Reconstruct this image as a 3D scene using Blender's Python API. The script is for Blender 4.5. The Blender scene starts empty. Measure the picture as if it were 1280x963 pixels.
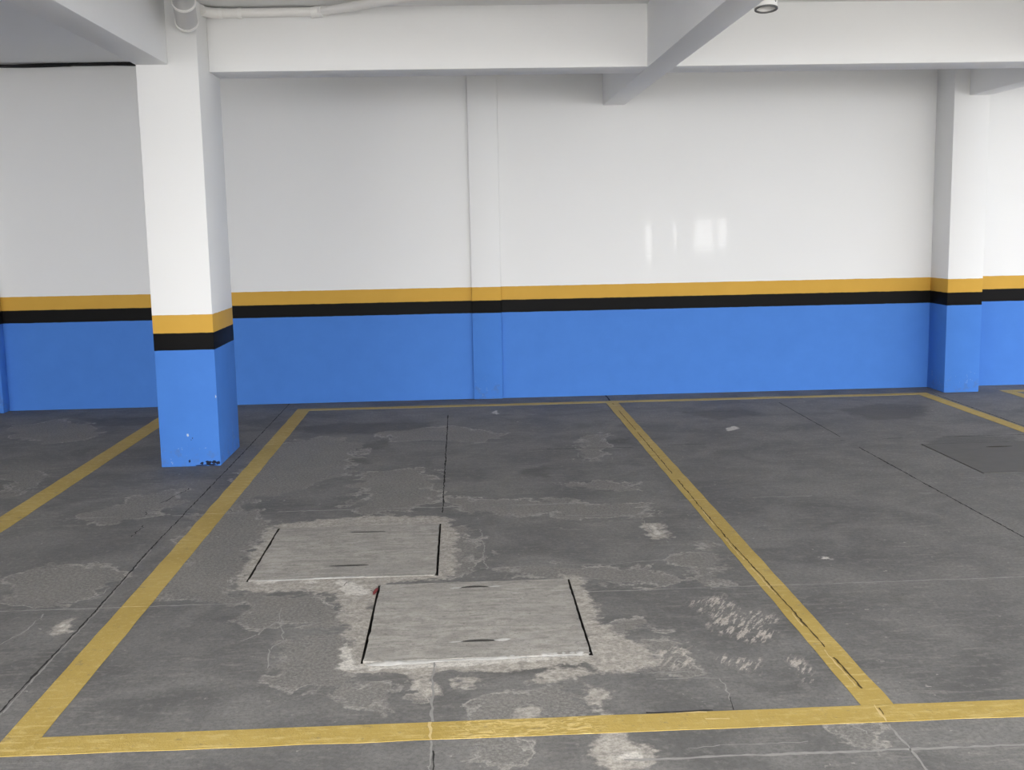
import bpy, bmesh, math, random
import numpy as np
from mathutils import Vector, Matrix, noise as mnoise

# ------------------------------------------------------------------ scene, camera, light
S = bpy.context.scene
COL = S.collection
S.view_settings.view_transform = 'Standard'
S.view_settings.look = 'None'
S.view_settings.gamma = 1.0
S.view_settings.use_curve_mapping = False
S.view_settings.exposure = 0.0

F_PX, PITCH, YAW, ROLL, CAM_H = 1389.754, 8.078, 2.547, -1.105, 1.4
_p, _y, _r = (math.radians(a) for a in (PITCH, YAW, ROLL))
FW = Vector((math.sin(_y) * math.cos(_p), math.cos(_y) * math.cos(_p), -math.sin(_p)))
_rt = Vector((math.cos(_y), -math.sin(_y), 0))
_up = _rt.cross(FW)
RT = _rt * math.cos(_r) + _up * math.sin(_r)
UP = -_rt * math.sin(_r) + _up * math.cos(_r)
cam_d = bpy.data.cameras.new('camera')
cam = bpy.data.objects.new('camera', cam_d)
COL.objects.link(cam)
cam_d.sensor_width = 36.0
cam_d.lens = F_PX / 1280 * 36.0
cam_d.clip_start = 0.05
M3 = Matrix((RT, UP, -FW)).transposed()
cam.matrix_world = Matrix.Translation((0, 0, CAM_H)) @ M3.to_4x4()
S.camera = cam

WORLD_STRENGTH = 7.7
w = bpy.data.worlds.new('overcast_sky')
S.world = w
w.use_nodes = True
bg = w.node_tree.nodes['Background']
# overcast: warm white behind the camera, cooler sky on the open right-hand side
_tc = w.node_tree.nodes.new('ShaderNodeTexCoord'); _sx = w.node_tree.nodes.new('ShaderNodeSeparateXYZ')
_rm = w.node_tree.nodes.new('ShaderNodeValToRGB')
_rm.color_ramp.elements[0].position = 0.1; _rm.color_ramp.elements[0].color = (1.0, 0.985, 0.965, 1)
_rm.color_ramp.elements[1].position = 0.9; _rm.color_ramp.elements[1].color = (0.42, 0.455, 0.515, 1)
w.node_tree.links.new(_tc.outputs['Generated'], _sx.inputs[0])
w.node_tree.links.new(_sx.outputs['X'], _rm.inputs['Fac'])
w.node_tree.links.new(_rm.outputs['Color'], bg.inputs['Color'])
bg.inputs['Strength'].default_value = WORLD_STRENGTH

def area(name, loc, target, sx, sy, power, col=(1, 1, 1)):
    d = bpy.data.lights.new(name, 'AREA')
    d.shape = 'RECTANGLE'; d.size = sx; d.size_y = sy; d.energy = power; d.color = col
    o = bpy.data.objects.new(name, d); COL.objects.link(o)
    o.location = loc
    o.rotation_euler = (Vector(target) - Vector(loc)).to_track_quat('-Z', 'Y').to_euler()
    return o

# ------------------------------------------------------------------ dimensions (metres)
D = 9.10                      # back wall plane
ZC = 2.733                    # ceiling underside
ZB = 2.360                    # underside of beams
Z1, Z2, Z3 = 0.922, 0.813, 0.710   # yellow top, yellow/black, black/blue
CX0, CX1, CY0, CY1 = -1.836, -1.479, 6.688, 7.275
XL, XR, YF = -6.0, 8.6, -0.3   # room: left wall, right opening, front opening

def fp(px, py):
    """point of the floor seen at a pixel of the 1280x963 photograph"""
    d = FW + RT * ((px - 640) / F_PX) - UP * ((py - 481.5) / F_PX)
    t = -CAM_H / d.z
    return (d.x * t, d.y * t)

# ------------------------------------------------------------------ materials
class NT:
    def __init__(self, name):
        self.m = bpy.data.materials.new(name)
        self.m.use_nodes = True
        self.t = self.m.node_tree
        self.b = self.t.nodes['Principled BSDF']
        self._pos = None
    def n(self, kind, **kw):
        nd = self.t.nodes.new(kind)
        for k, v in kw.items(): setattr(nd, k, v)
        return nd
    def put(self, sock, v):
        if hasattr(v, 'is_linked') or isinstance(v, bpy.types.NodeSocket): self.t.links.new(v, sock)
        else: sock.default_value = v
    def pos(self):
        if self._pos is None: self._pos = self.n('ShaderNodeNewGeometry').outputs['Position']
        return self._pos
    def scaled(self, s, v=None):
        mp = self.n('ShaderNodeMapping'); self.put(mp.inputs['Vector'], v or self.pos())
        mp.inputs['Scale'].default_value = s
        return mp.outputs[0]
    def noise(self, scale, detail=4, rough=0.55, vec=None, dist=0.0):
        nd = self.n('ShaderNodeTexNoise'); self.put(nd.inputs['Vector'], vec or self.pos())
        nd.inputs['Scale'].default_value = scale; nd.inputs['Detail'].default_value = detail
        nd.inputs['Roughness'].default_value = rough; nd.inputs['Distortion'].default_value = dist
        return nd.outputs['Fac']
    def math(self, op, a, b=0.0, c=0.0, clamp=False):
        nd = self.n('ShaderNodeMath', operation=op, use_clamp=clamp)
        self.put(nd.inputs[0], a); self.put(nd.inputs[1], b); self.put(nd.inputs[2], c)
        return nd.outputs[0]
    def step(self, v, lo, hi, a=0.0, b=1.0):
        nd = self.n('ShaderNodeMapRange', interpolation_type='SMOOTHSTEP')
        self.put(nd.inputs['Value'], v)
        for k, q in zip(('From Min', 'From Max', 'To Min', 'To Max'), (lo, hi, a, b)): nd.inputs[k].default_value = q
        return nd.outputs[0]
    def mix(self, f, a, b, blend='MIX'):
        nd = self.n('ShaderNodeMix', data_type='RGBA', blend_type=blend)
        self.put(nd.inputs['Factor'], f)
        for s, v in ((nd.inputs['A'], a), (nd.inputs['B'], b)):
            s = [q for q in nd.inputs if q.name == s.name and q.type == 'RGBA'][0]
            self.put(s, v if isinstance(v, bpy.types.NodeSocket) else (*v, 1) if len(v) == 3 else v)
        return [q for q in nd.outputs if q.type == 'RGBA'][0]
    def attr(self, name):
        return self.n('ShaderNodeAttribute', attribute_name=name).outputs['Fac']
    def bump(self, h, strength=0.3, dist=0.002):
        nd = self.n('ShaderNodeBump'); self.put(nd.inputs['Height'], h)
        nd.inputs['Strength'].default_value = strength; nd.inputs['Distance'].default_value = dist
        self.t.links.new(nd.outputs[0], self.b.inputs['Normal'])
    def done(self, color, rough=0.6, spec=0.4, metal=0.0):
        self.put(self.b.inputs['Base Color'], color if isinstance(color, bpy.types.NodeSocket) else (*color, 1))
        self.put(self.b.inputs['Roughness'], rough)
        self.put(self.b.inputs['Specular IOR Level'], spec)
        self.b.inputs['Metallic'].default_value = metal
        return self.m

WHITE = (0.80, 0.80, 0.795)
BLUE = (0.066, 0.203, 0.600)
YELLOW = (0.585, 0.342, 0.060)
BLACK = (0.0055, 0.0052, 0.0052)

def white_paint(name, scale=9.0):
    t = NT(name)
    n1 = t.noise(1.3, 5); n2 = t.noise(scale, 6)
    c = t.mix(n1, (0.84, 0.84, 0.835), (0.88, 0.88, 0.875))
    brush = t.noise(1.0, 5, vec=t.scaled((6, 6, 40)))
    h = t.math('ADD', t.math('MULTIPLY', t.noise(90, 3), 0.5), t.math('ADD', brush, n2))
    t.bump(h, 0.25, 0.003)
    return t.done(c, 0.55, 0.35)

def banded_paint(name, gloss=False, chips=False):
    """white above, then the yellow, black and blue bands of the garage's dado"""
    t = NT(name)
    sep = t.n('ShaderNodeSeparateXYZ'); t.put(sep.inputs[0], t.pos())
    z = t.math('ADD', sep.outputs['Z'], t.math('MULTIPLY', t.math('SUBTRACT', t.noise(14, 4), 0.5), 0.006))
    n1 = t.noise(0.9, 5); n2 = t.noise(7, 5)
    wcol = t.mix(n1, (0.755, 0.755, 0.75), (0.805, 0.805, 0.80))
    bcol = t.mix(n2, (BLUE[0]*.92, BLUE[1]*.92, BLUE[2]*.93), (BLUE[0]*1.10, BLUE[1]*1.08, BLUE[2]*1.06))
    ycol = t.mix(n2, (YELLOW[0]*.94, YELLOW[1]*.94, YELLOW[2]*.9), (YELLOW[0]*1.05, YELLOW[1]*1.05, YELLOW[2]*1.1))
    c = t.mix(t.step(z, Z3 - .0012, Z3 + .0012), bcol, BLACK)
    c = t.mix(t.step(z, Z2 - .0012, Z2 + .0012), c, ycol)
    c = t.mix(t.step(z, Z1 - .0012, Z1 + .0012), c, wcol)
    rough, spec = 0.5, 0.08
    if gloss:
        # touched-up paint patches: same colour, smoother film
        g = None
        x = sep.outputs['X']
        for cx, hw, z0, z1 in ((1.545, .034, 1.12, 1.40), (1.76, .022, 1.22, 1.40), (2.00, .10, 1.16, 1.44), (2.15, .045, 1.20, 1.45)):
            wob = t.math('MULTIPLY', t.math('SUBTRACT', t.noise(1.0, 4, vec=t.scaled((25, 25, 5))), 0.5), 0.07)
            dx = t.math('ABSOLUTE', t.math('SUBTRACT', t.math('ADD', x, wob), cx))
            m = t.step(dx, hw * .55, hw * 1.25, 1, 0)
            m = t.math('MULTIPLY', m, t.math('MULTIPLY', t.step(z, z0 - .10, z0 + .06), t.step(z, z1 - .04, z1 + .05, 1, 0)))
            g = m if g is None else t.math('MAXIMUM', g, m)
        rough = t.math('SUBTRACT', 0.5, t.math('MULTIPLY', g, 0.245)); spec = t.math('ADD', 0.08, t.math('MULTIPLY', g, 0.40))
    if chips:
        rub = t.step(t.math('MULTIPLY', t.noise(16, 8, 0.7), t.step(sep.outputs['Z'], .05, .42, 1, 0)), .50, .60)
        c = t.mix(t.math('MULTIPLY', rub, .35), c, (0.10, 0.16, 0.34))
        sc = t.step(t.math('MULTIPLY', t.noise(38, 6, 0.7, vec=t.scaled((1, 1, .6))), t.step(sep.outputs['Z'], .1, .6, 1, 0)), .62, .66)
        c = t.mix(t.math('MULTIPLY', sc, .45), c, (0.35, 0.45, 0.62))
    brush = t.noise(1.0, 5, vec=t.scaled((5, 5, 30)))
    t.bump(t.math('ADD', t.math('MULTIPLY', t.noise(110, 3), 0.4), brush), 0.22, 0.0025)
    return t.done(c, rough, spec)

def plain(name, col, rough=0.5, spec=0.4, var=0.06, scale=20, metal=0.0, bump=0.0):
    t = NT(name)
    k0, k1 = 1 - var, 1 + var
    c = t.mix(t.noise(scale, 5), tuple(q * k0 for q in col), tuple(min(1, q * k1) for q in col))
    if bump: t.bump(t.noise(scale * 3, 5), bump, 0.003)
    return t.done(c, rough, spec, metal)

def floor_paint():
    t = NT('worn_grey_floor_paint')
    P = t.pos()
    big = t.noise(0.55, 5, 0.6); mid = t.noise(2.6, 7, 0.62, dist=0.6); fine = t.noise(26, 6, 0.65); grain = t.noise(170, 3, 0.6)
    streak = t.noise(1.0, 6, 0.65, vec=t.scaled((5, 16, 1)))
    c = t.mix(t.step(mid, .32, .68), (0.118, 0.116, 0.114), (0.212, 0.207, 0.199))
    c = t.mix(t.math('MULTIPLY', t.step(big, .42, .66), .35), c, (0.228, 0.218, 0.205))
    c = t.mix(t.math('MULTIPLY', t.step(fine, .50, .68), .45), c, (0.264, 0.251, 0.234))
    c = t.mix(t.math('MULTIPLY', t.step(streak, .54, .72), .22), c, (0.110, 0.107, 0.104))
    wob = t.math('MULTIPLY', t.math('SUBTRACT', t.noise(7, 8, 0.62), 0.5), 1.25)
    wob2 = t.math('MULTIPLY', t.math('SUBTRACT', t.noise(22, 6, 0.65), 0.5), 0.75)
    lat = t.noise(1.0, 7, 0.68, vec=t.scaled((7, 34, 1)), dist=.4)
    c = t.mix(t.math('MULTIPLY', t.math('MULTIPLY', t.step(lat, .51, .66), t.step(t.noise(1.1, 4), .36, .60)), .50), c, (0.297, 0.282, 0.261))
    # dark damp and tyre stains
    st = t.math('ADD', t.attr('stain'), t.math('ADD', wob, wob2))
    c = t.mix(t.math('MULTIPLY', t.step(st, -.16, .34), .48), c, (0.064, 0.061, 0.057))
    # old rough concrete where the paint has flaked off, with a lighter paint lip around it
    wn = t.math('ADD', t.attr('worn'), t.math('ADD', wob, wob2))
    wn = t.math('ADD', wn, t.math('MULTIPLY', t.math('SUBTRACT', t.noise(2.7, 7, .62, dist=1.2), .54), 3.0))
    wm = t.step(wn, -.04, .06)
    rough_c = t.mix(t.step(t.noise(95, 6, 0.8), .36, .64), (0.152, 0.145, 0.134), (0.330, 0.315, 0.292))
    rough_c = t.mix(t.math('MULTIPLY', t.step(t.noise(4, 6, .7), .42, .62), .5), rough_c, (0.285, 0.268, 0.245))
    c = t.mix(t.math('MULTIPLY', wm, .72), c, rough_c)
    rim = t.math('MULTIPLY', t.step(wn, -.14, -.03), t.step(wn, .02, .12, 1, 0))
    rim = t.math('MULTIPLY', rim, t.step(t.noise(5, 4), .38, .58))
    c = t.mix(t.math('MULTIPLY', rim, .75), c, (0.417, 0.395, 0.358))
    # scraped bare cement
    ce = t.math('ADD', t.attr('cement'), t.math('ADD', t.math('MULTIPLY', wob, .75), wob2))
    cm = t.step(ce, -.17, -.01)
    cem_c = t.mix(t.step(fine, .34, .70), (0.366, 0.339, 0.302), (0.581, 0.541, 0.484))
    cem_c = t.mix(t.math('MULTIPLY', t.step(mid, .45, .7), .4), cem_c, (0.318, 0.299, 0.273))
    c = t.mix(t.math('MULTIPLY', cm, .92), c, cem_c)
    # white mortar
    ba = t.math('ADD', t.attr('mortar'), t.math('ADD', t.math('MULTIPLY', wob, .4), t.math('MULTIPLY', wob2, .8)))
    bm_ = t.step(ba, -.04, .08)
    c = t.mix(t.math('MULTIPLY', bm_, .90), c, t.mix(fine, (0.565, 0.538, 0.490), (0.786, 0.752, 0.696)))
    # tyre scrapes: long flecks
    sv = t.n('ShaderNodeVectorRotate', rotation_type='Z_AXIS'); t.put(sv.inputs['Vector'], P); sv.inputs['Angle'].default_value = math.radians(28)
    fleck = t.noise(1.0, 7, 0.7, vec=t.scaled((60, 10, 1), sv.outputs[0]))
    fk = t.math('MULTIPLY', t.step(t.math('ADD', t.attr('scrape'), wob), -.1, .15), t.step(fleck, .49, .57))
    c = t.mix(t.math('MULTIPLY', fk, .95), c, (0.517, 0.467, 0.417))
    # scattered paint chips and dust
    chip = t.math('MULTIPLY', t.step(t.noise(30, 4, .6), .665, .70), t.step(t.noise(1.7, 3), .46, .58))
    c = t.mix(t.math('MULTIPLY', chip, .7), c, (0.468, 0.442, 0.404))
    c = t.mix(t.math('MULTIPLY', t.step(t.noise(70, 7, .8), .42, .62), .48), c, (0.086, 0.083, 0.079))
    h = t.math('SUBTRACT', t.math('MULTIPLY', grain, 0.35), t.math('MULTIPLY', wm, t.math('ADD', .5, t.noise(75, 4, 0.7))))
    h = t.math('ADD', h, t.math('MULTIPLY', fine, .5))
    t.bump(h, 0.55, 0.004)
    return t.done(c, t.math('ADD', 0.58, t.math('MULTIPLY', mid, 0.25)), 0.22)

def slab_concrete(name, dark=0.0):
    t = NT(name)
    a = t.noise(1.0, 8, 0.65, vec=t.scaled((8, 26, 4)), dist=.7); b = t.noise(24, 8, 0.7); cc = t.noise(3, 5, .6); g = t.noise(190, 3)
    k = 1 - dark
    c = t.mix(t.step(a, .34, .66), (0.271*k, 0.256*k, 0.232*k), (0.398*k, 0.377*k, 0.344*k))
    c = t.mix(t.math('MULTIPLY', t.step(b, .46, .70), .35), c, (0.530*k, 0.506*k, 0.470*k))
    c = t.mix(t.math('MULTIPLY', t.step(cc, .46, .66), .4), c, (0.240*k, 0.228*k, 0.210*k))
    c = t.mix(t.math('MULTIPLY', t.step(t.noise(60, 5, .7), .56, .68), .6), c, (0.151*k, 0.144*k, 0.135*k))
    sw = t.noise(1.0, 6, .6, vec=t.scaled((3, 3, 3)), dist=3.5)
    c = t.mix(t.math('MULTIPLY', t.step(sw, .52, .66), .35), c, (0.36, 0.345, 0.325))
    c = t.mix(t.math('MULTIPLY', t.step(t.noise(85, 5, .75), .50, .64), .30), c, (0.11, 0.105, 0.098))
    t.bump(t.math('ADD', b, t.math('MULTIPLY', g, .5)), 0.5, 0.004)
    return t.done(c, 0.8, 0.25)

def stripe_paint(name, peel=False):
    t = NT(name)
    a = t.noise(3, 6, .6); b = t.noise(34, 7, .68); g = t.noise(180, 3)
    c = t.mix(t.step(a, .3, .7), (0.400, 0.285, 0.072), (0.470, 0.342, 0.098))
    c = t.mix(t.math('MULTIPLY', t.step(b, .50, .70), .55), c, (0.560, 0.435, 0.180))
    c = t.mix(t.math('MULTIPLY', t.step(t.noise(15, 7, .7), .60, .68), .55), c, (0.215, 0.180, 0.105))
    c = t.mix(t.math('MULTIPLY', t.step(t.noise(52, 5, .7), .62, .68), .5), c, (0.17, 0.155, 0.12))
    lat = t.noise(1.0, 6, .66, vec=t.scaled((8, 46, 1)))
    c = t.mix(t.math('MULTIPLY', t.math('MULTIPLY', t.step(lat, .51, .63), t.step(t.noise(1.3, 3), .44, .58)), .6), c, (0.62, 0.48, 0.20))
    h = t.math('ADD', t.math('ADD', b, lat), t.math('MULTIPLY', g, .5))
    if peel:
        sep = t.n('ShaderNodeSeparateXYZ'); t.put(sep.inputs[0], t.pos())
        m = t.math('MULTIPLY', t.step(sep.outputs['X'], -.10, .0), t.step(sep.outputs['X'], .30, .42, 1, 0))
        rid = t.noise(1.0, 5, .6, vec=t.scaled((22, 48, 1)), dist=1.5)
        c = t.mix(t.math('MULTIPLY', t.math('MULTIPLY', m, t.step(rid, .46, .62)), .8), c, (0.68, 0.52, 0.21))
        h = t.math('ADD', h, t.math('MULTIPLY', t.math('MULTIPLY', m, rid), 2.5))
    t.bump(h, 0.6, 0.004)
    return t.done(c, 0.65, 0.2)

M = {}
M['wall'] = banded_paint('wall_paint_bands', gloss=True)
M['column'] = banded_paint('column_paint_bands', chips=True)
M['white'] = white_paint('white_masonry_paint')
M['ceil'] = white_paint('white_ceiling_paint')
M['floor'] = floor_paint()
M['joint_dark'] = plain('dirty_floor_joint', (0.035, 0.034, 0.033), .9, .1, .3, 60)
M['joint_light'] = plain('cement_filled_joint', (0.29, 0.282, 0.268), .85, .2, .25, 40)
M['pit'] = plain('pit_concrete', (0.05, 0.048, 0.045), .9, .1)
M['slab'] = slab_concrete('bare_concrete_slab')
M['slab_grey'] = plain('grey_painted_slab', (0.130, 0.126, 0.119), .7, .2, .16, 9, bump=.3)
M['mortar'] = plain('white_mortar', (0.46, 0.45, 0.43), .85, .2, .2, 30, bump=.6)
M['steel'] = plain('rusty_steel', (0.030, 0.024, 0.020), .7, .3, .3, 50)
M['stripe'] = stripe_paint('yellow_line_paint')
M['stripe_peel'] = stripe_paint('yellow_line_paint_peeling', True)
M['stripe_crack'] = plain('line_crack_dirt', (0.085, 0.062, 0.030), .9, .1, .4, 40)
M['stripe_ridge'] = plain('line_paint_ridge', (0.62, 0.48, 0.22), .6, .3, .2, 40)
M['chip'] = plain('exposed_dark_plaster', (0.018, 0.022, 0.040), .9, .1, .3, 60)
M['chip_light'] = plain('scuffed_plaster', (0.42, 0.50, 0.62), .9, .1, .2, 60)
M['pvc'] = plain('white_pvc', (0.84, 0.825, 0.80), .35, .5, .03, 12)
M['pvc_shaded'] = plain('shaded_white_pvc', (0.55, 0.545, 0.54), .4, .4, .04, 12)  # white PVC greyed, shade of the elbow's downward-facing body put into the colour
M['pvc_edge'] = plain('dark_cut_pvc_edge', (0.16, 0.16, 0.155), .6, .3, .1, 12)
M['pvc_rim'] = plain('white_pvc_rim', (0.88, 0.87, 0.85), .35, .5, .03, 12)
M['ink'] = plain('printing_ink', (0.03, 0.03, 0.03), .6)
M['cable'] = plain('black_cable_sheath', (0.006, 0.006, 0.007), .5, .4, .1)
M['red'] = plain('faded_red_plastic', (0.16, 0.022, 0.022), .6, .3, .2, 80)

# ------------------------------------------------------------------ mesh helpers
def link(name, me, mats, parent=None):
    o = bpy.data.objects.new(name, me)
    COL.objects.link(o)
    for m in (mats if isinstance(mats, (list, tuple)) else [mats]): me.materials.append(m)
    if parent: o.parent = parent
    return o

def obj(name, bm, mats, parent=None, smooth=None):
    me = bpy.data.meshes.new(name)
    bmesh.ops.recalc_face_normals(bm, faces=bm.faces[:])
    if smooth is not None:
        for f in bm.faces: f.smooth = True
        for e in bm.edges:
            if len(e.link_faces) == 2 and e.calc_face_angle(0) > smooth: e.smooth = False
    bm.to_mesh(me); bm.free()
    return link(name, me, mats, parent)

def empty(name, loc):
    o = bpy.data.objects.new(name, None)
    COL.objects.link(o); o.location = loc; o.empty_display_size = .1
    return o

def tag(o, label, cat, group=None):
    o['label'] = label; o['category'] = cat
    if group: o['group'] = group
    return o

def struct(o):
    o['kind'] = 'structure'
    return o

def box(bm, x0, x1, y0, y1, z0, z1, bevel=0.0, seg=2):
    r = bmesh.ops.create_cube(bm, size=1.0)
    vs = r['verts']
    for v in vs:
        v.co = Vector(((x0 + x1) / 2 + v.co.x * (x1 - x0), (y0 + y1) / 2 + v.co.y * (y1 - y0), (z0 + z1) / 2 + v.co.z * (z1 - z0)))
    if bevel:
        es = {e for v in vs for e in v.link_edges}
        bmesh.ops.bevel(bm, geom=list(es), offset=bevel, segments=seg, affect='EDGES', profile=0.5)

def tube(bm, path, r, seg=20, cap=True, inner=None):
    """sweep a circle along a path (radius may vary per point); inner = wall thickness of an open pipe"""
    P = [Vector(p) for p in path]
    R = r if isinstance(r, (list, tuple)) else [r] * len(P)
    T = [(P[min(i + 1, len(P) - 1)] - P[max(i - 1, 0)]).normalized() for i in range(len(P))]
    u = T[0].orthogonal().normalized()
    rings = []
    for i, p in enumerate(P):
        u = (u - T[i] * u.dot(T[i])).normalized()
        v = T[i].cross(u)
        rings.append([bm.verts.new(p + (u * math.cos(2 * math.pi * k / seg) + v * math.sin(2 * math.pi * k / seg)) * R[i]) for k in range(seg)])
    for a, b in zip(rings, rings[1:]):
        for k in range(seg): bm.faces.new((a[k], a[(k + 1) % seg], b[(k + 1) % seg], b[k]))
    if cap:
        bm.faces.new(rings[0][::-1]); bm.faces.new(rings[-1])
    return rings

def arc(a, c, b, n=8):
    """quadratic bend from a to b with control point c"""
    a, c, b = Vector(a), Vector(c), Vector(b)
    return [a * (1 - t) ** 2 + c * (2 * t * (1 - t)) + b * t * t for t in (i / n for i in range(n + 1))]

# ------------------------------------------------------------------ floor
def sdf(poly, X, Y):
    """signed distance (positive inside) of grid points to a polygon"""
    P = np.array(poly, float)
    inside = np.zeros(X.shape, bool); dist = np.full(X.shape, 9.0)
    for (x0, y0), (x1, y1) in zip(P, np.roll(P, -1, 0)):
        ex, ey = x1 - x0, y1 - y0
        t = np.clip(((X - x0) * ex + (Y - y0) * ey) / (ex * ex + ey * ey + 1e-12), 0, 1)
        dist = np.minimum(dist, np.hypot(X - x0 - t * ex, Y - y0 - t * ey))
        cross = ((y0 > Y) != (y1 > Y)) & (X < ex * (Y - y0) / (ey if abs(ey) > 1e-9 else 1e-9) + x0)
        inside ^= cross
    return np.where(inside, dist, -dist)

COVER_1 = (-0.890, -0.128, 4.390, 5.190)      # bare concrete inspection covers
COVER_2 = (-0.350, 0.398, 3.484, 4.280)
COVER_3 = (2.872, 3.690, 5.900, 6.735)        # painted over

CEMENT = [
    [(298, 737), (318, 696), (332, 662), (375, 653), (440, 648), (520, 647), (556, 648), (566, 662), (565, 690), (558, 724), (470, 726), (440, 740), (360, 738)],
    [(402, 728), (472, 728), (468, 745), (458, 832), (470, 838), (432, 838), (434, 815), (440, 790), (432, 760), (417, 745)],
    [(704, 720), (722, 722), (734, 746), (745, 780), (765, 795), (800, 806), (818, 824), (812, 832), (785, 838), (742, 836), (730, 790)],
    [(455, 830), (742, 815), (744, 824), (640, 836), (560, 841), (480, 841), (455, 840)],
    [(752, 926), (786, 929), (812, 938), (806, 952), (795, 962), (768, 962), (754, 944)],
    [(738, 860), (746, 860), (770, 930), (760, 932)],
    [(510, 843), (530, 845), (540, 862), (532, 868), (518, 858)],
    [(575, 852), (592, 846), (590, 856), (574, 858)],
    [(77, 778), (86, 776), (84, 790), (72, 793)],
    [(808, 655), (824, 655), (834, 672), (822, 674)],
    [(672, 850), (690, 842), (725, 838), (728, 843), (690, 850)],
    [(655, 885), (664, 884), (666, 905), (652, 902)],
]
WORN = [
    [(18, 534), (70, 526), (115, 530), (135, 546), (60, 556), (20, 550)],
    [(255, 638), (330, 638), (345, 655), (325, 690), (300, 735), (250, 757), (195, 752), (215, 700)],
    [(300, 738), (420, 742), (432, 770), (410, 790), (352, 780), (310, 790), (290, 770)],
    [(60, 700), (150, 700), (162, 718), (110, 750), (40, 768), (0, 762), (0, 728)],
    [(170, 620), (222, 608), (232, 626), (190, 646), (120, 660), (90, 650)],
    [(340, 805), (400, 785), (432, 795), (432, 838), (470, 846), (530, 850), (536, 878), (480, 893), (430, 890), (404, 862), (360, 872), (335, 862)],
    [(583, 880), (600, 866), (628, 862), (660, 866), (682, 848), (730, 840), (736, 852), (728, 884), (734, 896), (660, 902), (610, 900)],
    [(574, 940), (592, 928), (620, 922), (665, 926), (662, 944), (620, 955), (582, 952)],
    [(335, 560), (400, 545), (455, 552), (440, 592), (390, 612), (330, 622), (300, 640), (272, 640), (290, 600)],
    [(470, 540), (560, 534), (640, 542), (600, 556), (500, 552)],
    [(700, 604), (760, 600), (792, 604), (785, 614), (720, 616)],
    [(722, 545), (752, 541), (765, 552), (752, 580), (720, 574)],
    [(560, 626), (720, 622), (805, 630), (804, 646), (700, 646), (600, 646), (562, 650)],
    [(840, 690), (880, 680), (905, 700), (925, 735), (880, 735), (850, 720)],
    [(600, 712), (700, 706), (840, 712), (845, 730), (760, 733), (700, 722)],
    [(745, 790), (770, 770), (800, 790), (860, 800), (850, 820), (860, 846), (800, 840), (830, 822)],
    [(548, 660), (590, 655), (600, 690), (580, 725), (550, 722)],
    [(450, 590), (540, 582), (555, 620), (500, 645), (440, 640)],
    [(1050, 910), (1085, 905), (1100, 925), (1085, 938), (1065, 930)],
    [(1060, 480), (1062, 480), (1062, 482)],
    [(640, 850), (700, 845), (660, 862)],
    [(10, 590), (60, 585), (55, 610), (0, 625)],
]
STAIN = [
    [(366, 534), (430, 528), (545, 528), (545, 538), (480, 543), (380, 543)],
    [(444, 556), (480, 549), (490, 556), (470, 563), (440, 563)],
    [(410, 568), (460, 572), (462, 580), (418, 578)],
    [(641, 594), (660, 586), (684, 582), (688, 590), (702, 600), (680, 600), (660, 595)],
    [(748, 550), (790, 547), (796, 556), (752, 556)],
    [(1040, 512), (1100, 504), (1165, 508), (1150, 524), (1090, 526)],
    [(1150, 552), (1190, 544), (1272, 546), (1275, 556), (1170, 558)],
    [(1270, 510), (1285, 508), (1285, 518), (1268, 516)],
    [(100, 524), (200, 520), (200, 532), (110, 534)],
    [(450, 715), (520, 712), (540, 722), (480, 724)],
    [(1110, 746), (1125, 742), (1128, 752), (1112, 752)],
    [(995, 778), (1020, 776), (1018, 784), (996, 786)],
    [(555, 830), (700, 826), (742, 822), (720, 838), (640, 846), (560, 842)],
    [(850, 515), (930, 510), (960, 518), (900, 526)],
]
MORTAR = [
    [(460, 829), (560, 824), (660, 818), (742, 811), (744, 820), (660, 828), (560, 834), (462, 838)],
    [(318, 727), (345, 724), (350, 729), (320, 732)],
    [(366, 727), (385, 723), (400, 728), (385, 731)],
    [(420, 727), (436, 725), (456, 735), (466, 743), (450, 745), (432, 744)],
    [(428, 806), (438, 800), (440, 822), (452, 834), (436, 838), (420, 838), (428, 826)],
    [(762, 944), (800, 938), (806, 946), (772, 950)],
    [(812, 657), (822, 657), (828, 668), (820, 669)],
    [(1022, 695), (1036, 697), (1042, 700), (1030, 700)],
    [(905, 536), (918, 533), (924, 537), (910, 539)],
    [(615, 516), (622, 513), (622, 519)],
    [(78, 780), (85, 778), (82, 788), (74, 791)],
]
SCRAPE = [
    [(862, 752), (905, 742), (925, 760), (968, 770), (975, 795), (940, 812), (925, 806), (888, 785)],
    [(900, 820), (955, 825), (948, 842), (905, 838)],
    [(982, 815), (1000, 815), (1025, 850), (1005, 850)],
    [(815, 815), (860, 800), (870, 830), (830, 835)],
]

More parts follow.
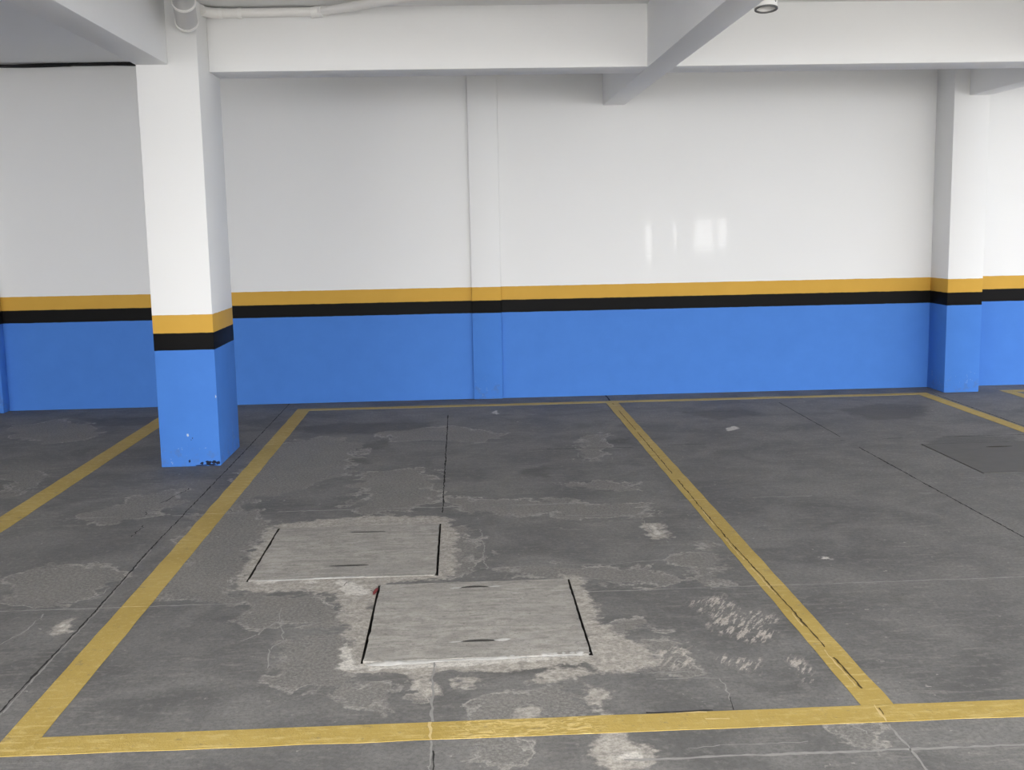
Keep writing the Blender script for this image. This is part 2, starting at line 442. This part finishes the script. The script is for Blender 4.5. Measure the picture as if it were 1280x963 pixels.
def floor_lines():
    """joints, cracks and light seams: (material slot, width, gap chance, jitter, points)"""
    L = []
    dk, lt = 1, 2
    j = lambda *p: [fp(*q) for q in p]
    L.append((dk, .010, .10, .004, [(-1.425, 9.08), (-1.42, 7.2), (-1.42, 4.9)]))
    L.append((lt, .009, .25, .004, [(-1.412, 4.9), (-1.395, 4.1), (-1.392, 3.2), (-1.39, 2.3)]))
    L.append((dk, .010, .12, .004, [(-1.42, 4.9), (-1.402, 4.1), (-1.402, 3.2), (-1.40, 2.3)]))
    L.append((dk, .011, .08, .004, [(-0.119, 8.32), (-0.118, 5.40)]))
    L.append((lt, .013, .10, .006, [(-0.118, 3.47), (-0.116, 3.03)]))
    L.append((lt, .010, .20, .005, [(-0.114, 2.91), (-0.109, 2.3)]))
    L.append((dk, .007, .35, .003, [(-0.105, 2.85), (-0.100, 2.3)]))
    L.append((dk, .026, .0, .004, [(1.180, 9.09), (1.180, 8.81)]))
    L.append((lt, .013, .05, .005, [(1.168, 2.90), (1.160, 2.3)]))
    L.append((dk, .012, .10, .004, [(2.470, 8.50), (2.458, 7.05)]))
    L.append((dk, .010, .50, .004, [(2.456, 7.05), (2.455, 6.70)]))
    L.append((dk, .013, .03, .004, [(2.455, 6.70), (2.453, 5.40), (2.457, 4.70), (2.46, 4.3)]))
    L.append((dk, .014, .03, .004, [(3.800, 8.76), (3.790, 7.6), (3.785, 6.2)]))
    # across
    for x0, x1, w, g in ((-3.2, -1.317, .016, .05), (-1.212, -.87, .014, .12), (.42, 1.135, .013, .15), (1.229, 3.67, .013, .08)):
        L.append((lt, w, g, .005, [(x0, 4.122), (x1, 4.122)]))
    for x0, x1, w, g in ((-3.5, -1.317, .014, .40), (-1.212, 1.135, .020, .30), (1.229, 2.4, .014, .42)):
        L.append((lt, w, g, .010, [(x0, 5.52), (x1, 5.50)]))
    L.append((dk, .014, .35, .006, [(.30, 6.925), (1.12, 6.90)]))
    L.append((dk, .012, .40, .006, [(1.30, 6.94), (2.44, 6.93)]))
    L.append((dk, .012, .35, .006, [(2.7, 6.95), (4.2, 6.96)]))
    L.append((dk, .014, .45, .006, [(-.20, 8.31), (.55, 8.22)]))
    L.append((lt, .018, .03, .006, [(.40, 2.752), (2.6, 2.742)]))
    L.append((lt, .007, .35, .006, [(-2, 2.775), (.40, 2.756)]))
    L.append((lt, .006, .35, .006, j((830, 939), (900, 932), (960, 930), (1010, 927))))
    # seams of the painted-over cover in the middle bay and its patch
    L.append((lt, .009, .30, .012, j((598, 648), (602, 672), (606, 700), (608, 712))))
    L.append((lt, .010, .35, .008, j((608, 646), (700, 645), (802, 644))))
    L.append((lt, .009, .40, .012, j((800, 645), (806, 655), (818, 668), (836, 678), (846, 684))))
    L.append((lt, .009, .30, .010, j((600, 711), (680, 707), (770, 705), (830, 700), (846, 690))))
    L.append((lt, .008, .30, .010, j((776, 874), (778, 856), (800, 850), (860, 848), (898, 849), (908, 860), (912, 876))))
    L.append((dk, .006, .30, .006, j((912, 872), (917, 888))))
    L.append((lt, .010, .25, .012, j((735, 862), (742, 880), (750, 890))))
    L.append((lt, .007, .35, .012, j((730, 850), (724, 866), (728, 884))))
    L.append((lt, .009, .30, .012, j((690, 845), (725, 842), (745, 840), (800, 842), (870, 840))))
    L.append((lt, .008, .30, .012, j((0, 807), (24, 794), (40, 784), (56, 768))))
    L.append((lt, .008, .35, .014, j((0, 724), (60, 712), (120, 702), (150, 712), (150, 728), (110, 752))))
    L.append((dk, .008, .25, .014, j((238, 611), (205, 628), (185, 640), (178, 660), (155, 680))))
    L.append((lt, .008, .25, .012, j((352, 760), (345, 778), (320, 794), (300, 802))))
    L.append((lt, .008, .25, .014, j((350, 775), (356, 800), (336, 812), (334, 836))))
    L.append((lt, .007, .30, .012, j((690, 603), (720, 612), (760, 613), (788, 608), (790, 603))))
    L.append((lt, .007, .45, .012, j((722, 573), (724, 556), (745, 545))))
    L.append((lt, .008, .45, .014, j((300, 640), (320, 620), (345, 598), (400, 575))))
    L.append((dk, .006, .25, .008, j((420, 742), (436, 728), (455, 735), (470, 742))))
    L.append((dk, .007, .25, .010, j((330, 695), (370, 702), (400, 716), (415, 722))))
    L.append((lt, .010, .25, .012, j((1068, 908), (1082, 914), (1095, 928), (1102, 932))))
    L.append((lt, .008, .35, .012, j((1062, 932), (1066, 912), (1078, 918), (1088, 916))))
    # slits and nicks
    L.append((dk, .012, .0, .003, [(.505, 3.030), (.70, 3.032)]))
    L.append((dk, .014, .0, .002, j((1224, 558), (1251, 557.5))))
    return L

rnd = random.Random(7)
def ribbon(V, Fc, MI, slot, width, gap, jit, pts, z):
    k0 = 0
    for (x0, y0), (x1, y1) in zip(pts, pts[1:]):
        ln = math.hypot(x1 - x0, y1 - y0); k = max(1, int(ln / .022))
        dx, dy = (x1 - x0) / ln, (y1 - y0) / ln
        prev = None
        for i in range(k + 1):
            t = i / k
            s = mnoise.noise(Vector((x0 * 3 + t * ln * 7, y0 * 5, 3.1)))
            wd = width * (.35 + .65 * rnd.random()) * (.65 + .7 * abs(s))
            o = jit * (.7 * mnoise.noise(Vector((x0 + t * ln * 9, y0, 8.7))) + .6 * mnoise.noise(Vector((x0 + t * ln * 31, y0, 5.1))) + .45 * rnd.uniform(-1, 1))
            cx, cy = x0 + dx * ln * t - dy * o, y0 + dy * ln * t + dx * o
            a = len(V); V.append((cx - dy * wd / 2, cy + dx * wd / 2, z)); V.append((cx + dy * wd / 2, cy - dx * wd / 2, z))
            drop = mnoise.noise(Vector((x0 * 2.3 + t * ln * 4.5, y0 * 1.7, 1.3 + slot))) * .5 + .5 < gap + .12 * (gap > .2)
            if prev is not None and not drop:
                Fc.append((prev, prev + 1, a + 1, a)); MI.append(slot)
            prev = a

def build_floor():
    gap_lr, gap_fb = .007, .003
    holes = [(c[0] - gap_lr, c[1] + gap_lr, c[2] - gap_fb, c[3] + gap_fb) for c in (COVER_1, COVER_2)]
    holes.append((COVER_3[0] - .009, COVER_3[1] + .009, COVER_3[2] - .006, COVER_3[3] + .006))
    xs = set(np.round(np.arange(-3.8, 5.2, .025), 4)); ys = set(np.round(np.arange(2.1, 9.1, .025), 4))
    for h in holes:
        for s, (a, b) in ((xs, h[:2]), (ys, h[2:])):
            for q in (a, b):
                for e in [e for e in s if abs(e - q) < .0125]: s.discard(e)
            s.update((round(a, 4), round(b, 4)))
    for h in holes:   # edges of every hole survive
        xs.update(round(q, 4) for q in h[:2]); ys.update(round(q, 4) for q in h[2:])
    xs.update((-6.2, -5.0, 6.4, 8.8)); ys.update((0.0, 1.0, 1.6, 9.1, 9.3))
    xs = np.array(sorted(xs)); ys = np.array(sorted(ys))
    X, Y = np.meshgrid(xs, ys)
    nx, ny = len(xs), len(ys)
    fields = {}
    for nm, polys, clip in (('cement', CEMENT, .18), ('worn', WORN, .18), ('stain', STAIN, .18), ('mortar', MORTAR, .08), ('scrape', SCRAPE, .18)):
        f = np.full(X.shape, -clip)
        for p in polys:
            q = [fp(*a) for a in p]
            f = np.maximum(f, sdf(q, X, Y))
        fields[nm] = np.clip(f, -clip, clip) * (5.5 if clip > .1 else 8.0)
    V = np.stack([X.ravel(), Y.ravel(), np.zeros(nx * ny)], -1).tolist()
    Fc, MI = [], []
    cxs, cys = (xs[:-1] + xs[1:]) / 2, (ys[:-1] + ys[1:]) / 2
    for j in range(ny - 1):
        for i in range(nx - 1):
            if any(h[0] < cxs[i] < h[1] and h[2] < cys[j] < h[3] for h in holes): continue
            a = j * nx + i
            Fc.append((a, a + 1, a + nx + 1, a + nx)); MI.append(0)
    nbase = len(V)
    for x0, x1, y0, y1 in holes:         # pits below the covers
        zb = -.30; b = len(V)
        V += [(x0, y0, 0), (x1, y0, 0), (x1, y1, 0), (x0, y1, 0), (x0, y0, zb), (x1, y0, zb), (x1, y1, zb), (x0, y1, zb)]
        for f in ((0, 4, 5, 1), (1, 5, 6, 2), (2, 6, 7, 3), (3, 7, 4, 0), (4, 7, 6, 5)):
            Fc.append(tuple(b + q for q in f)); MI.append(3)
    for slot, wd, gap, jit, pts in floor_lines():
        ribbon(V, Fc, MI, slot, wd, gap, jit, pts, .0006 if slot == 2 else .0009)
    me = bpy.data.meshes.new('floor')
    me.from_pydata(V, [], Fc)
    me.polygons.foreach_set('material_index', np.array(MI, np.int32))
    for nm, f in fields.items():
        at = me.attributes.new(nm, 'FLOAT', 'POINT')
        arr = np.full(len(V), -1.0, np.float32); arr[:nbase] = f.ravel()
        at.data.foreach_set('value', arr)
    me.update()
    return struct(link('floor', me, [M['floor'], M['joint_dark'], M['joint_light'], M['pit']]))
build_floor()
M['bounce_concrete'] = plain('pale_bounce_concrete', (0.36, 0.35, 0.33), .8, .2, .12, 3)  # unseen ground outside, added and kept pale to bounce light up to the ceiling
bm = bmesh.new()
for q in (((-20, -20), (26, -20), (26, 0), (-20, 0)), ((8.8, 0), (26, 0), (26, 9.3), (8.8, 9.3))):
    bm.faces.new([bm.verts.new((x, y, 0)) for x, y in q])
struct(obj('bounce_ground', bm, M['bounce_concrete']))

# ------------------------------------------------------------------ walls, ceiling
def wall(name, x0, x1, y0, y1, z0, z1, mat, bevel=0.0):
    bm = bmesh.new(); box(bm, x0, x1, y0, y1, z0, z1, bevel)
    return struct(obj(name, bm, mat))
wall('wall_back', XL - .2, 8.8, D, D + .2, 0, 3.0, M['wall'])
wall('wall_left', XL - .2, XL, YF, D, 0, 3.0, M['wall'])
wall('ceiling', XL - .2, XR, YF, D, ZC, 3.0, M['ceil'])

# ------------------------------------------------------------------ columns and pilasters
def blob(V, Fc, MI, slot, cx, cz, rx, rz, y, seed):
    r = random.Random(seed); b = len(V); n = 14
    for k in range(n):
        a = 2 * math.pi * k / n; q = r.uniform(.45, 1.15)
        V.append((cx + rx * q * math.cos(a), y, max(.001, cz + rz * q * math.sin(a))))
    Fc.append(tuple(range(b, b + n))); MI.append(slot)

def column(name, x0, x1, y0, y1, z1, chips=()):
    bm = bmesh.new(); box(bm, x0, x1, y0, y1, 0, z1, .006, 2)
    o = obj(name, bm, [M['column'], M['chip'], M['chip_light']], smooth=math.radians(40))
    if chips:
        me = o.data; b2 = bmesh.new(); b2.from_mesh(me)
        V, Fc, MI = [], [], []
        for k, (slot, cx, cz, rx, rz) in enumerate(chips): blob(V, Fc, MI, slot, cx, cz, rx, rz, y0 - .0008, 31 + k)
        vs = [b2.verts.new(v) for v in V]
        for f, s in zip(Fc, MI):
            ff = b2.faces.new([vs[i] for i in f]); ff.material_index = s
            ff.normal_update()
            if ff.normal.y > 0: ff.normal_flip()
        b2.to_mesh(me); b2.free()
    return o

c = column('column', CX0, CX1, CY0, CY1, ZC, [
    (1, -1.665, .035, .009, .012), (1, -1.590, .020, .016, .008), (1, -1.552, .022, .020, .014), (1, -1.520, .022, .018, .013),
    (1, -1.495, .019, .013, .012), (1, -1.60, .006, .05, .004), (1, -1.535, .008, .05, .006), (2, -1.668, .195, .008, .012),
    (1, -1.640, .175, .004, .006), (2, -1.487, .425, .004, .012), (1, -1.648, .165, .003, .003)])
tag(c, 'square white concrete column with blue base standing free beside the left bay line', 'column')
c = column('column', 3.904, 4.192, 8.770, D, ZC)
tag(c, 'white and blue column projecting from the back wall at the right end', 'column')
c = column('pilaster', 0.088, 0.328, 9.070, D - .002, ZC)
tag(c, 'shallow narrow pilaster on the back wall behind the middle parking bay', 'pilaster')
c = column('pilaster', -3.95, -3.680, 8.975, D - .002, ZC)
tag(c, 'pilaster at the far left end of the back wall, cut by the photo edge', 'pilaster')

# ------------------------------------------------------------------ beams
def beam(name, x0, x1, y0, y1, z0, label):
    bm = bmesh.new(); box(bm, x0, x1, y0, y1, z0, ZC, .004, 2)
    return tag(obj(name, bm, M['white'], smooth=math.radians(40)), label, 'beam', 'white ceiling beams')
beam('ceiling_beam', CX1, XR, 6.973, 7.272, ZB, 'long white ceiling beam running across the bays to the right of the column')
beam('ceiling_beam', 1.178, 1.349, YF, D, ZB - .005, 'white ceiling beam in the middle running from the camera side to the back wall')
beam('ceiling_beam', CX0, -1.652, YF, CY0, ZB + .006, 'white ceiling beam resting on the front of the free-standing column')
beam('ceiling_beam', 4.026, 4.190, YF, 8.770, ZB - .003, 'white ceiling beam resting on the right wall column')

# ------------------------------------------------------------------ inspection covers
def rough_loop(x0, x1, y0, y1, amp, seed, step=.03):
    r = random.Random(seed); pts = []
    cs = [(x0, y0), (x1, y0), (x1, y1), (x0, y1)]
    for (ax, ay), (bx, by) in zip(cs, cs[1:] + cs[:1]):
        ln = math.hypot(bx - ax, by - ay); n = int(ln / step); dx, dy = (bx - ax) / ln, (by - ay) / ln
        for i in range(n):
            t = i / n * ln
            o = amp * (.5 + .5 * mnoise.noise(Vector((ax * 7 + t * 13, ay * 5, seed)))) * (.4 + .6 * r.random()) if i else amp * .8
            pts.append((ax + dx * t - dy * o, ay + dy * t + dx * o))
    return pts

def lens(cx, cy, hl, hw, bend, n=12):
    up = [(cx + hl * math.cos(math.pi * k / n), cy + hw * math.sin(math.pi * k / n) + bend * (1 - math.cos(math.pi * k / n) ** 2)) for k in range(n + 1)]
    dn = [(cx - hl * math.cos(math.pi * k / n), cy - hw * math.sin(math.pi * k / n) + bend * (1 - math.cos(math.pi * k / n) ** 2)) for k in range(1, n)]
    return up + dn

def plate(loops, z1, z0):
    """flat plate with outer loop and holes, walls down to z0"""
    bm = bmesh.new(); edges = []; L = []
    for lp in loops:
        vs = [bm.verts.new((x, y, z1)) for x, y in lp]; L.append(vs)
        edges += [bm.edges.new((a, b)) for a, b in zip(vs, vs[1:] + vs[:1])]
    bmesh.ops.triangle_fill(bm, edges=edges, use_beauty=True)
    for vs in L:
        lo = [bm.verts.new((v.co.x, v.co.y, z0)) for v in vs]
        for k in range(len(vs)):
            q = (k + 1) % len(vs); f = bm.faces.new((vs[k], vs[q], lo[q], lo[k]))
            if vs is not L[0]: f.material_index = 1
    return bm

def strip_bead(pts, hw, h, seed, n=60):
    """irregular low mortar bead along a line of floor points"""
    r = random.Random(seed); bm = bmesh.new(); rows = []
    for i in range(n + 1):
        t = i / n * (len(pts) - 1); k = min(int(t), len(pts) - 2); f = t - k
        x = pts[k][0] * (1 - f) + pts[k + 1][0] * f; y = pts[k][1] * (1 - f) + pts[k + 1][1] * f
        e = (min(1, i / 4, (n - i) / 4) * .9 + .1) * max(.25, .75 + .9 * mnoise.noise(Vector((x * 5, y * 3, seed + 3))))
        wv = hw * e * (.75 + .5 * abs(mnoise.noise(Vector((x * 9, seed, 2)))) + .25 * r.random()); hh = h * e * (.5 + .5 * r.random() + .4 * mnoise.noise(Vector((x * 14, 5, seed))))
        d = .3 * hw * mnoise.noise(Vector((x * 6, 1, seed)))
        rows.append([bm.verts.new((x, y + d + wv * a, .0012 + max(.0005, hh * b))) for a, b in ((-1, 0), (-.6, .7), (0, 1), (.6, .8), (1, 0))])
    for a, b in zip(rows, rows[1:]):
        for k in range(4): bm.faces.new((a[k], a[k + 1], b[k + 1], b[k]))
    return bm

def cover(rect, slots, zt, mat, label, seed, amp=.009, collars=True):
    x0, x1, y0, y1 = rect
    root = empty('inspection_cover', ((x0 + x1) / 2, (y0 + y1) / 2, 0))
    tag(root, label, 'manhole cover', 'inspection covers in the floor')
    off = -Vector(root.location)
    def part(name, bm, m, sm=None):
        bmesh.ops.translate(bm, verts=bm.verts[:], vec=off)
        return obj(name, bm, m, root, sm)
    loops = [rough_loop(x0, x1, y0, y1, amp, seed)] + [lens(*s) for s in slots]
    part('slab', plate(loops, zt, -.07), [mat, M['pit']])
    for cx, cy, hl, hw, bend in slots:
        bm = bmesh.new()
        path = [(cx - hl * .8, cy, -.055)] + arc((cx - hl * .75, cy, -.03), (cx, cy + bend * 1.2, -.004), (cx + hl * .75, cy, -.03)) + [(cx + hl * .8, cy, -.055)]
        tube(bm, path, .0045, 8)
        part('lifting_handle', bm, M['steel'], math.radians(50))
        if collars:
            for sgn, ln in ((-1, .055), (1, .075)):
                q = strip_bead([(cx + sgn * hl * .86, cy + bend * .3), (cx + sgn * (hl + ln * .7), cy - .004 + (.012 if sgn > 0 else 0))], .010, .003, seed + sgn + cx, 14)
                bmesh.ops.translate(q, verts=q.verts[:], vec=(0, 0, zt - .0012))
                part('mortar_collar', q, M['mortar'], math.radians(60))
    return root, part

r1, part1 = cover(COVER_1, [(-.462, 5.075, .085, .008, .0), (-.500, 4.555, .085, .010, .0)], .003, M['slab'],
      'bare concrete inspection cover farther from the camera, set left of the other', 3, collars=False)
part1('mortar_edge', strip_bead([(-.86, 4.388), (-.62, 4.392), (-.40, 4.40)], .010, .005, 4.0), M['mortar'], math.radians(60))
r2, part2 = cover(COVER_2, [(.025, 4.205, .060, .011, .012), (.030, 3.633, .062, .011, .006)], .005, M['slab'],
      'bare concrete inspection cover nearest the camera with two lifting slots', 9)
part2('mortar_edge', strip_bead([(-.34, 3.466), (-.1, 3.476), (.15, 3.490), (.398, 3.500)], .020, .007, 7.0, 90), M['mortar'], math.radians(60))
cover(COVER_3, [(3.30, 6.60, .085, .012, .0)], .001, M['slab_grey'],
      'grey painted inspection cover flush in the floor of the right bay', 15, .003, collars=False)

bm = bmesh.new()
bmesh.ops.create_icosphere(bm, subdivisions=2, radius=1)
for v in bm.verts:
    k = 1 + .35 * mnoise.noise(v.co * 2.3)
    v.co = Vector((v.co.x * .007 * k, v.co.y * .040 * k, v.co.z * .006 * k))
o = obj('plastic_scrap', bm, M['red'], smooth=math.radians(50)); o.location = (-.362, 4.205, .004); o.rotation_euler = (0, 0, -.12)
tag(o, 'small faded red scrap wedged at the back left corner of the nearer concrete cover', 'scrap')

# ------------------------------------------------------------------ painted parking lines
def line(x0, x1, y0, y1, label, mat=None, cracks=(), skew=0.0, seed=1):
    ln, wd = max(x1 - x0, y1 - y0), min(x1 - x0, y1 - y0)
    along_x = (x1 - x0) > (y1 - y0); n = int(ln / .05)
    bm = bmesh.new(); z = .0016; rows = []
    for i in range(n + 1):
        t = i / n
        e0 = .004 * mnoise.noise(Vector((t * ln * 6, seed, 1))) ; e1 = .004 * mnoise.noise(Vector((t * ln * 6, seed, 9)))
        if i in (0, n): e0 = e1 = 0
        if along_x: q = [(x0 + ln * t, y0 + e0), (x0 + ln * t, y1 + e1)]
        else: q = [(x0 + e0 + skew * (1 - t), y0 + ln * t), (x1 + e1 + skew * (1 - t), y0 + ln * t)]
        rows.append([bm.verts.new((*q[0], 0)), bm.verts.new((*q[0], z)), bm.verts.new((*q[1], z)), bm.verts.new((*q[1], 0))])
    for a, b in zip(rows, rows[1:]):
        for k in range(3): bm.faces.new((a[k], a[k + 1], b[k + 1], b[k]))
    bm.faces.new(rows[0]); bm.faces.new(rows[-1][::-1])
    V, Fc, MI = [], [], []
    for slot, w_, gap, jit, pts in cracks: ribbon(V, Fc, MI, slot, w_, gap, jit, pts, z + .0007)
    vs = [bm.verts.new(v) for v in V]
    for f, s in zip(Fc, MI): bm.faces.new([vs[i] for i in f]).material_index = s
    for v in [v for v in vs if not v.link_faces]: bm.verts.remove(v)
    o = obj('parking_line', bm, [mat or M['stripe'], M['stripe_crack'], M['stripe_ridge']])
    return tag(o, label, 'parking line', 'yellow parking bay lines')
F0, F1, B0, B1 = 2.914, 3.024, 8.704, 8.796
line(-1.317, -1.212, F0, B1, 'long yellow bay line passing right of the free-standing column', cracks=[
    (2, .010, .0, .003, [(-1.31, 4.122), (-1.215, 4.122)]), (2, .010, .2, .003, [(-1.31, 5.51), (-1.215, 5.51)])], seed=2)
line(1.135, 1.230, F1, B0, 'long cracked yellow bay line in the middle, ending beneath the centre beam', cracks=[
    (1, .009, .22, .004, [(1.180, 8.66), (1.178, 7.4), (1.170, 6.0), (1.163, 4.8), (1.174, 4.1), (1.178, 3.05)]),
    (2, .007, .38, .004, [(1.165, 5.6), (1.152, 4.8), (1.164, 4.1), (1.167, 3.05)]),
    (2, .009, .0, .003, [(1.14, 4.120), (1.228, 4.120)]), (2, .008, .1, .003, [(1.14, 5.50), (1.228, 5.50)])], seed=3)
line(3.671, 3.764, F1, B1, 'yellow bay line running toward the right wall column', seed=4)
line(-1.212, 6.2, F0, F1, 'yellow line across the open front ends of the bays', M['stripe_peel'], cracks=[
    (2, .014, .1, .005, [(-.115, F0), (-.117, F1)]), (2, .009, .1, .004, [(1.166, F0), (1.172, F1)]),
    (1, .007, .5, .004, [(1.174, F0), (1.180, F1)]), (2, .010, .3, .006, [(.50, 3.018), (.68, 3.02)]),
    (2, .012, .45, .012, [(.55, 2.97), (.85, 2.975)])], seed=5)
line(-1.212, 3.671, B0, B1, 'thin yellow line along the foot of the back wall between bays', seed=6)
line(-2.350, -2.225, 2.0, 8.65, 'yellow bay line in the shade left of the free-standing column', seed=7)
line(4.385, 4.478, 4.0, B1 + .02, 'yellow bay line past the right wall column, cut by the photo edge', seed=8)
line(4.478, 6.2, B0 + .02, B1 + .02, 'short yellow back line of the bay right of the wall column', seed=9)

# ------------------------------------------------------------------ pipes under the ceiling
R40 = math.radians(40)
root = empty('drain_elbow', (-1.47, 6.40, ZC))
tag(root, 'thick white drain elbow hanging from the ceiling in front of the column', 'pipe')
def tpart(name, path, r, mat, rt_, **k):
    bm = bmesh.new(); tube(bm, [Vector(p) - Vector(rt_.location) for p in path], r, **k)
    return obj(name, bm, mat, rt_, R40)
a, b = Vector((-1.445, 6.20, 2.79)), Vector((-1.508, 6.59, 2.588))
ax = (b - a).normalized()
tpart('pipe_body', [a, b], .060, M['pvc_shaded'], root, seg=36)
tpart('rim', [b - ax * .004, b + ax * .010], .066, M['pvc_rim'], root, seg=36)
tpart('rim', [b - ax * .175, b - ax * .160], .066, M['pvc_rim'], root, seg=36)
tpart('end_cap', [b + ax * .008, b + ax * .022], .052, M['pvc_shaded'], root, seg=36)

root = empty('drain_pipe', (-1.1, 6.93, 2.695))
tag(root, 'thin white pipe running along the top of the long beam', 'pipe')
yp, zp = 6.938, 2.694
p_end = Vector((1.172, 5.467, 2.686))
tpart('pipe_run', [(-1.40, yp, zp), (-.80, yp, zp + .004)], .0265, M['pvc'], root, seg=24)
tpart('pipe_run', [(-.80, yp, zp + .004), p_end], .0265, M['pvc'], root, seg=24)
tpart('elbow', arc((-1.385, yp, zp), (-1.475, yp, zp), (-1.482, yp - .12, zp + .001), 10), .030, M['pvc'], root, seg=24)
tpart('elbow_rim', [(-1.481, yp - .085, zp + .001), (-1.482, yp - .10, zp + .002)], .034, M['pvc_rim'], root, seg=24)
for x in (-1.385, -1.272, -.84):
    tpart('coupling', [(x - .010, yp, zp), (x + .010, yp, zp)], .0325, M['pvc_rim'], root, seg=24)
tpart('coupling', [(-1.385, yp, zp), (-1.272, yp, zp)], .0285, M['pvc'], root, seg=24)
dv = (p_end - Vector((-.80, yp, zp + .004))).normalized()
q = Vector((-.80, yp, zp + .004)); tpart('coupling', [q - Vector((.03, 0, 0)), q, q + dv * .03], .0325, M['pvc_rim'], root, seg=24)

root = empty('pipe_stub', (1.436, 5.30, ZC))
root.rotation_euler = (math.radians(-9), 0, 0)
tag(root, 'open white pipe end hanging from the ceiling beside the middle beam', 'pipe')
bm = bmesh.new(); seg = 36; zb = 2.366; rings = []
for r_, z_ in ((.052, ZC), (.052, zb), (.044, zb), (.044, ZC)):
    rings.append([bm.verts.new((r_ * math.cos(2 * math.pi * k / seg) - .0, r_ * math.sin(2 * math.pi * k / seg), z_ - ZC)) for k in range(seg)])
for A, B in zip(rings, rings[1:]):
    for k in range(seg): bm.faces.new((A[k], A[(k + 1) % seg], B[(k + 1) % seg], B[k]))
obj('pipe_wall', bm, M['pvc'], root, R40)
bm = bmesh.new()
lip = [(.0528, zb + .004), (.0528, zb - .0015), (.0432, zb - .0015), (.0432, zb + .004)]
rings = [[bm.verts.new((q * math.cos(2 * math.pi * k / seg), q * math.sin(2 * math.pi * k / seg), z_ - ZC)) for k in range(seg)] for q, z_ in lip]
for A, B in zip(rings, rings[1:] + rings[:1]):
    for k in range(seg): bm.faces.new((A[k], A[(k + 1) % seg], B[(k + 1) % seg], B[k]))
obj('cut_edge', bm, M['pvc_edge'], root, R40)
bm = bmesh.new()
rr = random.Random(5)
for k in range(14):      # worn printing down the side, not legible
    an = math.radians(-52 + rr.uniform(-4, 4)); z_ = zb - ZC + .022 + k * .020
    for da, dz, sa, sz in ((0, 0, .10, .004), (-.05, .008, .02, .016), (.05, .006, .02, .012)):
        x_, y_ = .0524 * math.cos(an + da), .0524 * math.sin(an + da)
        box(bm, x_ - .026 * sa, x_ + .026 * sa, y_ - .0006, y_ + .0006, z_ + dz - sz / 2, z_ + dz + sz / 2)
obj('printed_text', bm, M['ink'], root)

# ------------------------------------------------------------------ cables at the top of the left wall
root = empty('cable_bundle', (-3.5, 9.07, 2.713))
tag(root, 'black cables sagging along the top of the left back wall', 'cable')
for k, (ph, amp, r_) in enumerate(((0, .008, .009), (2.2, .010, .008), (4.1, .006, .007))):
    pts = []
    for i in range(60):
        x = -3.67 + i / 59 * (-1.70 + 3.67)
        pts.append((x + 3.5, .012 * math.cos(x * 3.1 + ph) - .002, .006 + amp * math.sin(x * 4.3 + ph) - .004 * (x < -3)))
    bm = bmesh.new(); tube(bm, pts, r_, 8)
    obj('cable', bm, M['cable'], root, R40)
